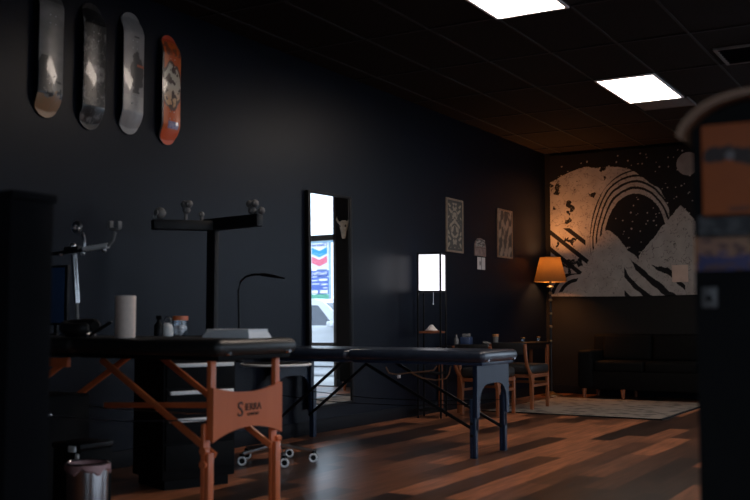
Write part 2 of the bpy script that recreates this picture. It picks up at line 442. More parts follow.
# ------------------------------------------------------------------ framed prints and cards on the left wall
def wall_print(name, label, cat, px0, px1, py0, py1, colf, rim, group=None):
    a = onX(px0, py0, WX+.01); c = onX(px1, py1, WX+.01)
    w, h = c.y-a.y, a.z-c.z
    r = thing(name, label, cat, (WX, (a.y+c.y)/2, (a.z+c.z)/2), 0, group)
    f = MB(); t = .022
    for s_ in (-1, 1):
        f.box((.010, s_*(w/2-t/2), 0), (.02, t, h), bevel=.003); f.box((.010, 0, s_*(h/2-t/2)), (.02, w-2*t, t), bevel=.003)
    f.build('picture_frame', rim, r)
    sheet('print', 60, 90, lambda u, v: Vector((.012, (u-.5)*(w-2*t+.004), (v-.5)*(h-2*t+.004))), colf, patmat('print_ink', .5, .4), r, .008)
    return r
def pr1(u, v):
    x = abs(u-.5)*2
    if x > .88 or v < .05 or v > .95: return (.05, .05, .045)
    k = math.sin(x*9+4*math.sin(v*11))*math.sin(v*24+3*x)+.5*fbm(x*4, v*8, 3)
    pale = (.30, .255, .20)
    d1 = ((x)/.35)**2+((v-.72)/.10)**2; d2 = (x/.5)**2+((v-.42)/.14)**2
    if .75 < d1 < 1.1 or .8 < d2 < 1.1: return pale
    return pale if k > .22 else (.06, .058, .052)
def pr2(u, v):
    k = fbm(u*3+1.5*v, v*5, 2)+.5*math.sin((u*1.2-v*.9)*14+3*fbm(u*3, v*3, 8))
    return lerp((.07, .05, .04), (.36, .26, .19), sst(-.35, .45, k))
wall_print('framed_print', 'ornate symmetrical black and cream print in pale frame above the white lamp', 'picture', 446, 463, 197, 253.5, pr1, mat('worn_pale_frame', (.26, .19, .14), .6, 0, .2, 20), 'framed prints on the left wall')
wall_print('framed_print', 'framed brown print of diagonal strokes nearest the warm floor lamp', 'picture', 497.3, 512.4, 208, 259, pr2, mat('brown_pale_frame', (.30, .18, .11), .6, 0, .2, 20), 'framed prints on the left wall')
a = onX(475, 247, WX); pxm = .45*1.0
def mpy(px): return onX(px, 250, WX).y
r = thing('wall_plaque', 'small round-topped reddish plaque between the two framed prints', 'plaque', (WX, (mpy(474)+mpy(485))/2, onX(479, 247, WX).z))
w = mpy(485)-mpy(474); z_t = onX(479, 238.5, WX).z; z_b = onX(479, 256.5, WX).z; hh = (z_t-z_b)
MB().prism([(-w/2, -hh/2), (w/2, -hh/2), (w/2, 0)]+[(w/2*math.cos(t*PI/10), hh/2*math.sin(t*PI/10)) for t in range(1, 10)]+[(-w/2, 0)], 'x', 0, .012).build('plaque_board', mat('plaque_red_brown', (.24, .16, .14), .7, 0, .3, 18), r)
sheet('plaque_picture', 24, 20, lambda u, v: Vector((.0145, (u-.5)*w*.8, .005+(v)*hh*.40)), lambda u, v: lerp((.09, .08, .075), (.36, .33, .30), sst(-.1, .3, fbm(u*4, v*4, 3))), patmat('plaque_ink', .6), r, .002)
MB().box((.0135, 0, -.01), (.003, w*.9, .006)).build('plaque_band', M['ink'], r)
w2 = mpy(484.6)-mpy(477); c2 = (onX(480, 257.2, WX).z, onX(480, 269.5, WX).z)
r = thing('wall_card', 'small white two-fold card just under the round-topped plaque', 'card', (WX, (mpy(484.6)+mpy(477))/2, sum(c2)/2))
sheet('card_face', 24, 24, lambda u, v: Vector((.004+.004*abs(u-.5), (u-.5)*w2, (v-.5)*(c2[0]-c2[1]))), lambda u, v: (.12, .12, .12) if abs(u-.53) < .04 or ((u-.35)/.08)**2+((v-.5)/.2)**2 < 1 else (.56, .53, .51), patmat('card_ink', .6), r, .003)

# ------------------------------------------------------------------ tapestry on the back wall (plain night landscape stand-in)
TX0, TX1 = onY(550.5, 250, WY-.02).x, onY(697, 250, WY-.02).x
TZ0, TZ1 = onY(620, 295.5, WY-.02).z, onY(620, 150, WY-.02).z
specks = [(random.uniform(.02, .98), random.uniform(.12, .97), random.uniform(.003, .0062)) for _ in range(210)]
sg = {}
for s_ in specks: sg.setdefault((int(s_[0]*20), int(s_[1]*20)), []).append(s_)
def tap(u, v):
    # u right, v up
    pale = .33+.05*fbm(u*14, v*14, 2)
    P_ = (pale*1.0, pale*.90, pale*.83); D = (.012, .011, .012)
    n1 = .02*fbm(u*9, v*9, 1)
    # front rounded hill across the bottom
    hb = .02+.40*math.exp(-((u-.40)/.17)**2)+.20*math.exp(-((u-.72)/.22)**2)+.06*math.exp(-((u-.95)/.2)**2)+n1
    if v < hb:
        if .52 < u < .92 and v < hb-.05 and math.sin((u*1.05+v*.9)*46+2*fbm(u*4, v*4, 6)) > .35+.9*abs(u-.70): return D
        if abs(fbm(u*16, v*16, 12)) < .022: return lerp(P_, D, .5)
        return P_
    if v < .16 and u < .34:
        r_ = math.hypot(u-.20, (v+.03)*1.0)
        return P_ if math.sin(r_*120) > -.1 else D
    # far cone of a hill, right
    hc = .60-1.15*abs(u-.90)
    if u > .62 and v < hc+.015*fbm(u*20, v*6, 4): 
        return lerp(P_, D, .6) if abs(fbm(u*14, v*14, 9)) < .03 else P_
    if u > .62 and v < .30 and math.sin(v*120+4*u) > .2: return P_
    # big rounded dune, upper left
    top = .50+.38*math.sin(min(1, max(0, (u+.08)/.86))*PI)**.8 if u < .78 else 0
    low = .34+.30*sst(.30, .72, u)
    e = ((u-.33)/.50)**2+((v-.50)/.40)**2+.10*fbm(u*6, v*6, 5)
    if e < 1:
        hole = ((u-.60)/.20)**2+((v-.38)/.30)**2
        if hole < 1: pass
        elif hole < 3.0 and u > .2 and v > .28:
            if math.sin(hole*17+1.6*fbm(u*5, v*5, 3)) < -.35 and hole < 2.5: return D
            if abs(fbm(u*22, v*22, 14)) < .03: return lerp(P_, D, .6)
            return P_
        else:
            k = fbm(u*11, v*11, 7)
            if v < .48 and math.sin((u*.8+v)*52) < -.55: return D
            if abs(fbm(u*18, v*18, 15)) < .03: return lerp(P_, D, .55)
            return P_ if k < .36 else D
    if (u-.955)**2+((v-.87)*.97)**2 < .075**2: return tuple(.8*q for q in P_)
    if v > .12:
        for (a_, b_, r_) in sg.get((int(u*20), int(v*20)), ()):
            if (u-a_)**2+(v-b_)**2 < r_*r_: return P_
    return D
r = thing('tapestry', 'large black and cream cloth wall hanging of pale hills above the black sofa', 'tapestry', (0, WY, 0))
sheet('cloth', 330, 310, lambda u, v: Vector((TX0+(TX1-TX0)*u, -.022+.010*math.sin(u*23+2*math.sin(v*3))*(1.05-v)+.006*fbm(u*3, v*2), TZ0+(TZ1-TZ0)*v-.012*math.sin(u*PI)*(1-v))), tap, patmat('tapestry_print', .85, .15), r, .004)
MB().cyl((TX0+.01, -.012, TZ1+.004), (TX1, -.012, TZ1+.004), .01).build('hanging_rod', M['black'], r)
pc = onY(680, 273.5, WY-.04)
tag(MB().box((0, 0, 0), (.21, .006, .225), bevel=.002).build('paper_note', mat('peach_paper', (.52, .38, .31), .8, 0, .1), loc=(pc.x, WY-.037, pc.z)), 'pale peach square paper on the lower right of the wall hanging', 'note')

# ------------------------------------------------------------------ massage tables
def make_table(label, cx_, cy_, LX, hx, top, padt, wood, vin, style, group='treatment tables standing out from the left wall'):
    r = thing('massage_table', label, 'table', (cx_, cy_, 0), 0, group)
    zb = top-padt; LY = .265; E0, E1 = -LX-.10, LX+.10
    for e0, e1 in ((E0, hx-.004), (hx+.004, E1)):
        MB().box(((e0+e1)/2, 0, top-padt/2+.006), (e1-e0, .68, padt-.012), bevel=.040, seg=5).build('cushion', vin, r)
        MB().box(((e0+e1)/2, 0, zb+.004), (e1-e0-.06, .60, .026), bevel=.004).build('frame_rail', M['black'] if style else M['navywood'], r)
    for sx in (-1, 1):
        for sy_ in (-1, 1):
            MB().cyl((sx*(E1-.015), sy_*.25, top-padt*.72), (sx*(E1+.006), sy_*.25, top-padt*.72), .013, .009, 10).build('corner_bolt', M['chrome'], r)
    ex = .43 if style else .34
    for sx in (-1, 1):
        X = sx*LX
        for sy_ in (-1, 1):
            lo, hi = (.45, zb-.01) if style else (.2, zb-.01)
            lg = MB().box((X, sy_*LY, (lo+hi)/2), (.028, .040 if style else .05, hi-lo), bevel=.004).build('leg', wood, r)
            MB().box((X-sx*.024, sy_*(LY+.012), (ex+.10)/2), (.020, .05, ex+.10), bevel=.004).build('leg_extension', wood, lg)
            MB().box((X+sx*.0, sy_*(LY+.012), ex/2-.02), (.028, .042, ex-.04), bevel=.004).build('leg_foot', wood, lg)
            k = MB()
            for z in ((.40, .335) if style else (.26, .17)):
                k.cyl((X-.012, sy_*(LY+.02), z), (X-.012, sy_*(LY+.05), z), .016 if style else .009, .020 if style else .012, seg=14)
            pieces(k, 'knob', wood if style else M['satin'], lg)
            # brace from the middle hinge down to the leg
            zl = .37 if style else .19
            p0 = Vector((hx+sx*.12, sy_*(LY-.035), zb-.02)); p1 = Vector((X, sy_*(LY-.035), zl)); d = p1-p0
            q = Vector((1, 0, 0)).rotation_difference(d.normalized()).to_matrix()
            MB().box((p0+p1)/2, (d.length, .018, .034 if style else .024), bevel=.004, rot=q).build('brace', wood if style else M['satin'], r)
        # end panel between the legs
        if style:
            pt, pb = .705, .46; n = 14
            poly = []
            for i in range(n+1):
                t = i/n; poly.append((-LY-.02+t*(2*LY+.04), pt-.035*math.sin(t*PI)**1.0))
            for i in range(n+1):
                t = i/n; poly.append((LY+.02-t*(2*LY+.04), pb-.02+.055*math.sin(t*PI)**.8))
        else:
            pt = zb-.012; n = 12; poly = [(-LY-.04, .30), (-LY-.035, pt), (LY+.035, pt), (LY+.04, .30), (LY-.005, .30)]
            w = LY-.01; poly += [(w*math.cos(i*PI/n), .48+.075*math.sin(i*PI/n)) if False else ((w+.0)*math.copysign(abs(math.cos(i*PI/n))**.6, math.cos(i*PI/n)), .36+.19*math.sin(i*PI/n)**.7) for i in range(0, n+1)]
            poly += [(-LY+.005, .30)]
        ep = MB().prism(poly, 'x', X+sx*.012, X+sx*.030).build('end_panel', wood, r, smooth=False)
        if style and sx > 0:
            for body, size, yy, zz in (('S', .105, -.075, .583), ('IERRA', .052, .030, .592), ('COMFORT', .020, .03, .556)):
                t = textmesh(body, size, M['ink']); t.parent = ep
                t.location = (X+.0315, yy, zz); t.rotation_euler = (PI/2, 0, PI/2)
    for sy_ in (-1, 1):
        MB().tube([(-LX+.02, sy_*(LY-.01), zb-.30), (-.3, sy_*(LY-.01), zb-.335), (.3, sy_*(LY-.01), zb-.335), (LX-.02, sy_*(LY-.01), zb-.30)], .0035, 6).build('cable', M['steel'] if style else M['satin'], r)
    return r
T1X, T1Y, T1T = -4.10, 4.145, .940
T1 = make_table('black padded massage table on reddish wooden legs with a lettered end panel', T1X, T1Y, .90, 0, T1T, .095, M['wood'], M['bvinyl'], 1)
MB().box((-.16, -.26, T1T-.135), (.14, .03, .05), bevel=.004).build('hinge_block', M['wood'], T1)
p0, p1 = Vector((.02, -.1, T1T-.37)), Vector((.78, -.06, T1T-.34))
MB().box((p0+p1)/2, ((p1-p0).length, .02, .03), bevel=.004, rot=Vector((1, 0, 0)).rotation_difference((p1-p0).normalized()).to_matrix()).build('stretcher', M['wood'], T1)
T2X, T2Y, T2T = -4.12, 7.22, .800
T2 = make_table('black massage table with dark blue-black legs and an arched end panel', T2X, T2Y, .92, -.18, T2T, .10, M['navywood'], M['bluevinyl'], 0)
cab = MB()
def pt2(px, py, Y): q = onY(px, py, Y); return (q.x-T2X, q.y-T2Y, q.z)
cab.tube([pt2(x, y, 7.0) for x, y in ((386, 367), (389, 373), (397, 374.5), (410, 372.5), (425, 371.5), (434, 370), (437, 366))], .006, 6)
cab.tube([pt2(x, y, 7.03) for x, y in ((412, 373), (422, 378), (436, 380), (446, 378.5), (449, 374), (451, 366))], .006, 6)
cab.build('hanging_cable', mat('brown_cable', (.30, .15, .08), .5), T2)
q = pt2(399, 376.5, 6.99); MB().box(q, (.022, .02, .026), bevel=.003).build('cable_tag', M['white'], T2)

# ------------------------------------------------------------------ things on the first table
r = thing('paper_towel_roll', 'white paper towel roll standing upright on the wooden-legged table', 'paper towels', (onX(125, 337, -3.83).x, onX(125, 337, -3.83).y, T1T))
h = .222
MB().lathe([(.020, 0), (.052, 0), (.0535, .006), (.0535, h-.006), (.052, h), (.020, h), (.020, 0)], capb=False, capt=False, seg=32).build('paper_roll', M['paper'], r)
MB().lathe([(.018, 0), (.020, 0), (.020, h-.004), (.018, h-.004), (.018, 0)], capb=False, capt=False).build('cardboard_core', M['wooddk'], r)
tc_ = onY(237, 330, 4.28)
r = thing('instrument_tray', 'shallow white tray lying on the wooden-legged table', 'tray', (tc_.x, 4.28, T1T))
w, d_, h = .315, .20, .040
b = MB()
v1 = [(-w/2+.02, -d_/2+.02), (w/2-.02, -d_/2+.02), (w/2-.02, d_/2-.02), (-w/2+.02, d_/2-.02)]
v0 = [(-w/2, -d_/2), (w/2, -d_/2), (w/2, d_/2), (-w/2, d_/2)]
b.box((0, 0, .004), (w-.05, d_-.05, .008), bevel=.002)
for i in range(4):
    a, c = v0[i], v0[(i+1) % 4]; e, g = v1[i], v1[(i+1) % 4]
    m_ = ((a[0]+c[0]+e[0]+g[0])/4, (a[1]+c[1]+e[1]+g[1])/4)
    vs = [b.bm.verts.new((p[0]*k, p[1]*k, z)) for k, p, z in ((1, a, 0), (1, c, 0), (1, g, h), (1, e, h))]
    vi = [b.bm.verts.new((p[0]*k, p[1]*k, z)) for k, p, z in ((.96, a, .004), (.96, c, .004), (.96, g, h), (.96, e, h))]
    b.bm.faces.new(vs); b.bm.faces.new(vi[::-1]); b.bm.faces.new((vs[2], vs[3], vi[3], vi[2])); b.bm.faces.new((vs[0], vs[1], vi[1], vi[0]))
b.build('tray_pan', M['white'], r)
b = MB(); b.tube([(x*1.0, y*1.0, h) for x, y in v1], .006, 8, closed=True); b.build('tray_rim', M['white'], r)
# chrome clamp stand
sb = onY(78, 331, 4.20)
r = thing('clamp_stand', 'chrome stand with ring and fork clamps on a crossbar, rising at far left', 'stand', (sb.x, 4.20, T1T))
def L(px, py, Y=4.20): q = onY(px, py, Y); return Vector((q.x-sb.x, q.y-4.20, q.z-T1T))
MB().lathe([(.10, 0), (.105, .006), (.10, .016), (.05, .028), (.022, .035), (.018, .05)]).build('base', M['steel'], r)
MB().cyl((0, 0, .03), L(76.5, 300), .0095).build('pole', M['grey'], r)
MB().cyl(L(77, 303), L(74, 254), .018).build('sleeve', M['chrome'], r)
MB().cyl(L(52, 254), L(86, 249.5), .012).cyl(L(66, 250), L(80, 249), .02).build('crossbar', M['iron'], r)
MB().cyl(L(84, 249), L(108, 245.5), .015).build('crossbar_tube', M['alu'], r)
b = MB(); b.ball(L(73, 246), .02, seg=12).ball(L(83, 253), .014, seg=12).ball(L(104, 250), .015, seg=12).ball(L(61, 254), .012, seg=12); pieces(b, 'clamp_screw', M['steel'], r)
c = L(77.5, 227.5); b = MB(); b.tube([c+Vector((.026*math.cos(t), -.004, .026*math.sin(t))) for t in [i*2*PI/20 for i in range(20)]], .013, 8, closed=True)
b.tube([L(82.5, 233), L(84.5, 240), L(84, 249)], .009); b.build('ring_clamp', M['steel'], r)
b = MB(); b.tube([L(108, 246), L(113, 240), L(115, 232)], .010)
b.box(L(115, 229), (.05, .03, .014), bevel=.003); b.box(L(110.8, 225), (.014, .03, .045), bevel=.003); b.box(L(119.2, 225), (.014, .03, .045), bevel=.003)
b.build('fork_clamp', M['grey'], r)
# face cradle
fc = onY(84, 331, 3.90)
r = thing('face_cradle', 'dark padded face cradle with slanting arm beside the paper towel roll', 'headrest', (fc.x-.03, 3.90, T1T+.002))
b = MB(); b.tube([(.10*math.cos(t), .07*math.sin(t)*.7, .055+.012*math.sin(t)) for t in [PI*.15+i*PI*1.7/18 for i in range(19)]], .034, 10, taper=[.7]+[1]*17+[.7]); b.build('cushion', M['bvinyl'], r)
b = MB(); b.box((.15, 0, .045), (.17, .022, .012), rot=Matrix.Rotation(-.45, 3, 'Y'), bevel=.003); b.build('arm', M['iron'], r)
b = MB(); b.box((0, 0, .008), (.16, .06, .016), bevel=.004); b.build('support_plate', M['iron'], r)
# dark monitor
q0, q1 = onY(40, 318, 4.42), onY(69, 265, 4.42)
r = thing('monitor', 'dark blue flat screen half hidden by the black partition', 'monitor', ((q0.x+q1.x)/2, 4.42, T1T))
hw = (q1.x-q0.x)/2; zt = q1.z-T1T; zb_ = .06
MB().box((0, 0, (zt+zb_)/2), (2*hw, .02, zt-zb_), bevel=.004).build('bezel', M['satin'], r)
MB().box((0, -.0105, (zt+zb_)/2), (2*hw-.05, .004, zt-zb_-.03)).build('screen', M['screen'], r)
MB().box((0, .02, .05), (.03, .014, .10), bevel=.003).box((0, .01, .005), (.14, .1, .01), bevel=.003).build('foot_stand', M['satin'], r)

r = thing('storage_cabinet', 'low black cabinet with a small round knob under the wooden-legged table', 'cabinet', (-4.72, 4.145, 0))
MB().box((0, 0, .31), (.42, .40, .58), bevel=.006).build('body', M['black'], r)
MB().box((0, 0, .01), (.38, .36, .02)).build('plinth', M['black'], r)
dr = MB().box((.217, 0, .32), (.014, .38, .54), bevel=.003).build('door', M['black'], r)
MB().cyl((.224, -.13, .5), (.24, -.13, .5), .006).ball((.246, -.13, .5), .014, seg=12).build('knob', M['steel'], dr)

# ------------------------------------------------------------------ black tool chest and what stands on it
CR = math.radians(-21.5)
tool = thing('tool_chest', 'black drawer cabinet with long pale metal handles behind the wooden-legged table', 'cabinet', (-4.13, 4.90, 0), CR)
cw, cd, chh = .50, .42, .93            # front faces +x locally, width along y
MB().box((-cd/2, 0, .06+(chh-.06)/2), (cd, cw, chh-.06), bevel=.006).build('body', M['black'], tool)
MB().box((-cd/2, 0, .03), (cd-.06, cw-.06, .06)).build('plinth', M['black'], tool)
for z in (.755, .588, .42, .25):
    dr = MB().box((.006, 0, z-.055), (.014, cw-.03, .155), bevel=.004).build('drawer', M['black'], tool)
    if z > .3: MB().box((.026, 0, z), (.022, cw-.06, .024), bevel=.004).box((.015, 0, z-.004), (.02, cw-.1, .008)).build('handle', M['alu'], dr)
def chest(u, v): # local -> world on the chest top
    return (-4.13+math.cos(CR)*u-math.sin(CR)*v, 4.90+math.sin(CR)*u+math.cos(CR)*v, chh)
def px_on_chest(px, u0=-.2):
    best = min(((abs(375+F*(Vector(chest(u0, v/200))-CAM).dot(RT)/(Vector(chest(u0, v/200))-CAM).dot(FW)-px), v/200) for v in range(-48, 49)))
    return chest(u0, best[1])
r = thing('glass_jar', 'clear glass jar of cotton with a wooden lid, behind the table', 'jar', px_on_chest(180.5, -.15))
MB().lathe([(.043, 0), (.047, .004), (.047, .098), (.044, .10), (.044, .006), (.043, .004)], capt=False, capb=True).build('jar_glass', M['glass'], r)
MB().lathe([(.046, .1), (.049, .102), (.049, .125), (.046, .128)]).build('lid', M['wood'], r)
b = MB()
for k in range(14): b.ball((random.uniform(-.022, .022), random.uniform(-.022, .022), .018+random.uniform(0, .038)), .017, seg=8)
b.build('cotton', M['cotton'], r)
r = thing('storage_pot', 'small white lidded pot with a wire loop left of the cotton jar', 'pot', px_on_chest(167, -.15))
MB().lathe([(.034, 0), (.038, .01), (.038, .055), (.03, .075), (.012, .085)]).build('pot_body', M['cotton'], r)
MB().tube([(.03*math.cos(t), 0, .095+.028*math.sin(t)) for t in [i*2*PI/18 for i in range(18)]], .004, 6, closed=True).build('wire_loop', M['steel'], r)
r = thing('spray_bottle', 'black bottle standing left of the small white pot', 'bottle', px_on_chest(158.5, -.15))
MB().lathe([(.026, 0), (.028, .01), (.028, .07), (.012, .09), (.010, .105)]).build('bottle_body', M['satin'], r)
MB().box((.006, 0, .118), (.045, .016, .026), bevel=.004).build('spray_head', M['satin'], r)

# ------------------------------------------------------------------ T-shaped stand
SY = 5.62
s0 = onY(212, 320, SY)
r = thing('equipment_stand', 'tall black T-shaped stand with clustered rollers along its crossbar', 'stand', (s0.x, SY, 0))
def L(px, py, dy=0): q = onY(px, py, SY+dy); return Vector((q.x-s0.x, q.y-SY, q.z))
MB().lathe([(.13, 0), (.13, .018), (.04, .03), (.03, .05)]).build('base', M['iron'], r)
zc = L(211, 230).z
MB().box((0, 0, .02+zc/2), (.078, .05, zc-.02), bevel=.008).build('pole', M['satin'], r)
def bar(p, q, hgt): 
    d = q-p; return ((p+q)/2, (d.length, .07, hgt), Vector((1, 0, 0)).rotation_difference(d.normalized()).to_matrix())
c, d_, q = bar(L(152.5, 224.5, -.40), L(214, 226), .07); MB().box(c, d_, bevel=.006, rot=q).build('left_arm', M['satin'], r)
c, d_, q = bar(L(206, 225.5), L(260, 220), .085); MB().box(c, d_, bevel=.006, rot=q).build('right_arm', M['satin'], r)
def roller(pts, stem):
    b = MB()
    for p, rr in pts: b.ball(p, rr, (1, .9, 1), 14); b.cyl(p+Vector((0, -rr*1.05, 0)), p+Vector((0, rr*1.05, 0)), rr*.45, seg=10)
    b.tube(stem, .012, 8); b.build('roller', M['grey'], r)
roller([(L(160, 213, -.34), .042)], [L(155, 224, -.38), L(154, 217, -.38), L(160, 213, -.34)])
roller([(L(184.5, 204.5, -.18), .028), (L(189, 204, -.18), .028), (L(186.5, 210, -.18), .028)], [L(185.5, 224, -.18), L(186, 210, -.18)])
roller([(L(201.5, 214.5), .022)], [L(202, 224), L(201.5, 214)])
roller([(L(249.5, 204), .026), (L(255, 203.5), .028), (L(252, 210.5), .03)], [L(252, 221), L(252, 208)])
roller([(L(257, 214.5), .026), (L(261.5, 210.5), .026)], [L(257.5, 222), L(258, 212)])

# ------------------------------------------------------------------ rolling tray table and gooseneck lamp
RY_ = 6.02
q = onY(276, 364, RY_)
roll = thing('rolling_table', 'rolling side table with thin chrome-edged top and white-rimmed casters', 'rolling table', (q.x, RY_, 0))
ZT = q.z
MB().lathe([(.245, ZT-.012), (.25, ZT-.006), (.25, ZT+.004), (.24, ZT+.008)], seg=40).build('table_top', M['black'], roll)
MB().tube([(.252*math.cos(t), .252*math.sin(t), ZT-.002) for t in [i*2*PI/40 for i in range(40)]], .009, 8, closed=True).build('top_rim', M['alu'], roll)
MB().cyl((0, 0, .10), (0, 0, ZT-.012), .022).cyl((0, 0, .08), (0, 0, .34), .03).build('post', M['iron'], roll)
b = MB(); AN = [math.radians(a+30.4) for a in (-143, -71, 1, 73, 145)]
for a in AN: b.tube([(.02*math.cos(a), .02*math.sin(a), .125), (.27*math.cos(a), .27*math.sin(a), .085)], .014, 8)
b.cyl((0, 0, .09), (0, 0, .15), .04); b.build('star_base', M['steel'], roll)
for a in AN:
    p = Vector((.275*math.cos(a), .275*math.sin(a), .036))
    fv = Vector((.506, -.863, 0)); sv = Vector((.863, .506, 0))
    cst = MB().cyl(p-fv*.012, p+fv*.012, .034, seg=20).box(p+Vector((0, 0, .034)), (.03, .03, .03), bevel=.004).build('caster', M['satin'], roll)
    b = MB()
    for s_ in (-1, 1): b.tube([p+sv*(.026*math.cos(t))+fv*(s_*.012)+Vector((0, 0, .026*math.sin(t))) for t in [i*2*PI/20 for i in range(20)]], .0085, 6, closed=True)
    pieces(b, 'wheel_rim', M['white'], cst)
gx = onY(240, 330, RY_).x
r = thing('gooseneck_lamp', 'thin black gooseneck lamp bending over to the right, unlit', 'lamp', (gx, RY_, ZT+.008))
def L(px, py): q = onY(px, py, RY_); return Vector((q.x-gx, 0, q.z-ZT-.008))
b = MB(); b.lathe([(.035, 0), (.035, .012), (.012, .02)]); b.build('base', M['satin'], r)
b = MB(); b.tube([(0, 0, .01), L(239, 315), L(238.5, 290), L(240.5, 282), L(246, 276.5), L(254, 274.5), L(262, 274.5)], .0085, 8); b.build('neck', M['satin'], r)
b = MB(); b.tube([L(261, 274.5), L(266, 275), L(275, 276.5), L(285, 278.5)], .014, 8, taper=[.8, 1, .8, .35]); b.build('lamp_head', M['satin'], r)

# ------------------------------------------------------------------ bin and tote, bottom left
bp = onY(88, 463, 3.50)
r = thing('waste_bin', 'round stainless steel bin with pink liner folded over its rim', 'bin', (bp.x, 3.50, 0))
hb = bp.z-.005
MB().lathe([(.088, 0), (.092, .01), (.098, hb), (.095, hb), (.088, .012)], capt=False, seg=36).build('bin_body', M['steel'], r)
MB().lathe([(.0935, .10), (.0935, hb+.003), (.105, hb+.003), (.108, hb-.022), (.1005, hb-.03)], capb=False, capt=False, seg=36).build('liner', M['pink'], r)
o = r.children[1]
for v in o.data.vertices:
    if v.co.z < hb-.01 and v.co.xy.length > .099:
        a = math.atan2(v.co.y, v.co.x); v.co.z += .012*math.sin(a*5)+.008*math.sin(a*11+1); v.co.x *= 1+.02*math.sin(a*7); v.co.y *= 1+.02*math.sin(a*7)
MB().tube([(.1*math.cos(t), .1*math.sin(t), hb+.008) for t in [i*2*PI/36 for i in range(36)]], .005, 6, closed=True).build('rim_ring', M['chrome'], r)
tp = onY(62, 430, 3.62)
r = thing('storage_tote', 'black plastic tote with pale latches between the partition and steel bin', 'box', (tp.x-.02, 3.78, 0))
MB().box((0, 0, .19), (.20, .22, .38), bevel=.012).build('tote_body', M['black'], r)
MB().box((0, 0, .395), (.21, .23, .03), bevel=.008).build('lid', M['satin'], r)
MB().box((.05, -.118, .385), (.05, .012, .03), bevel=.003).box((.085, -.118, .35), (.02, .010, .025), bevel=.003).build('latch', M['alu'], r)
tag(MB().box((0, 0, .055), (.055, .12, .11), bevel=.006).build('carton', mat('pale_carton', (.34, .31, .28), .8), loc=(onY(59, 487, 3.50).x-.005, 3.54, 0)), 'small pale carton on the floor left of the steel bin', 'carton')

# ------------------------------------------------------------------ foreground: partition at left, display cabinet at right
pn = atd = CAM+ray(52, 300)*3.05
r = thing('partition', 'black upright partition at the left edge, close to the viewer', 'partition', (pn.x, pn.y, 0))
ph = (CAM+ray(51, 194.5)*3.05).z
MB().box((-.30, -.08, ph/2), (.60, .16, ph-.02), bevel=.004).build('panel', M['partition'], r)
MB().box((-.30, -.08, ph-.012), (.62, .17, .024), bevel=.004).build('top_cap', M['partition'], r)
MB().box((-.30, -.08, .04), (.63, .18, .08), bevel=.004).build('plinth', M['black'], r)
DD = 2.25
e = CAM+ray(695, 250)*DD; DX, DY = e.x, e.y
disp = thing('display_cabinet', 'black cabinet with bent wooden arch top, close up at right', 'cabinet', (DX, DY, 0))
def L(px, py, dy=0): q = onY(px, py, DY+dy); return Vector((q.x-DX, q.y-DY, q.z))
arc = [L(680.5, 139), L(683, 132), L(688, 123.5), L(695, 116), L(705, 108), L(718, 101), L(734, 95.5), L(752, 91.5), L(775, 89)]
wa = arc[-1].x*2
arc2 = arc+[Vector((wa-p.x, p.y, p.z)) for p in arc[-2::-1]]
bodyp = [(0, .03)]+[(p.x+.006, p.z-.016) for p in arc2 if 0.0 <= p.x+.006 <= wa-.0]
bodyp = [(0, .0), (0, L(695, 122).z)]+[(p.x, p.z-.018) for p in arc2 if .02 < p.x < wa-.02-0.0]+[(wa-.0, L(695, 122).z), (wa, 0)]
MB().prism(bodyp, 'y', 0, .34).build('body', M['black'], disp, smooth=False)
hp = [(p.x, p.z) for p in arc2]+[(p.x+(.018 if p.x < wa/2 else -.018)*(1 if i in (0, len(arc2)-1) else .6), p.z-.014) for i, p in list(enumerate(arc2))[::-1]]
MB().prism(hp, 'y', -.05, .36).build('arch_rim', M['woodrim'], disp)
MB().box((wa/2, -.004, .05), (wa, .012, .10)).build('kick_plate', M['satin'], disp)
def pasted(name, label, cat, px0, px1, py0, py1, colf, nx=60, ny=60):
    a, c = onY(px0, py0, DY-.006), onY(px1, py1, DY-.006)
    r = thing(name, label, cat, ((a.x+c.x)/2, DY, (a.z+c.z)/2))
    w, h = c.x-a.x, a.z-c.z
    sheet('printed_sheet', nx, ny, lambda u, v: Vector(((u-.5)*w, -.004, (v-.5)*h)), colf, patmat('poster_print', .55, .35), r, -.003)
    return r
def po(u, v):
    k = fbm(u*5, v*7, 3)
    c = lerp((.33, .070, .006), (.25, .05, .005), v*.5+.2*k)
    if .50 < v < .80 and u > .03+.06*k and abs(v-.66-.05*math.sin(u*7)) < .085+.09*k: c = (.03, .018, .016)
    if ((u-.34)/.06)**2+((v-.66)/.05)**2 < 1: c = (.16, .14, .14)
    if .05 < v < .11 and u > .30 and k > -.2: c = (.14, .04, .02)
    return c
pasted('poster', 'orange poster with black artwork on the black cabinet', 'poster', 701, 790, 126, 214, po)
def pm(u, v):
    k = fbm(u*5, v*4, 6); c = lerp((.03, .035, .12), (.08, .06, .15), u)
    if v > .42+.25*k: c = lerp((.27, .13, .085), (.30, .17, .09), u)
    if fbm(u*7, v*5, 2) > .25: c = (.10, .05, .05)
    if u > .62: c = (.28, .18, .035) if v > .6 else ((.27, .06, .15) if v > .3 else (.07, .05, .2))
    if u < .03: c = (.4, .17, .06)
    return c
pasted('magazine_strip', 'colourful blue, salmon and pink printed strip below the orange poster', 'print', 694.5, 790, 237, 269, pm)
def pg(u, v): return lerp((.018, .018, .02), (.07, .066, .068), sst(-.2, .3, fbm(u*6, v*4, 5)))
pasted('photo_strip', 'dim grey strip of pictures between orange poster and colourful strip', 'print', 698, 790, 216, 235, pg)
q = onY(710, 297.5, DY)
r = thing('switch_plate', 'small grey switch plate on the black cabinet below the prints', 'switch', (q.x, DY, q.z))
MB().box((0, -.004, 0), (.034, .008, .046), bevel=.003).build('plate', M['plate'], r)
MB().cyl((0, -.008, -.002), (0, -.014, -.002), .007, seg=12).build('switch_knob', M['black'], r)

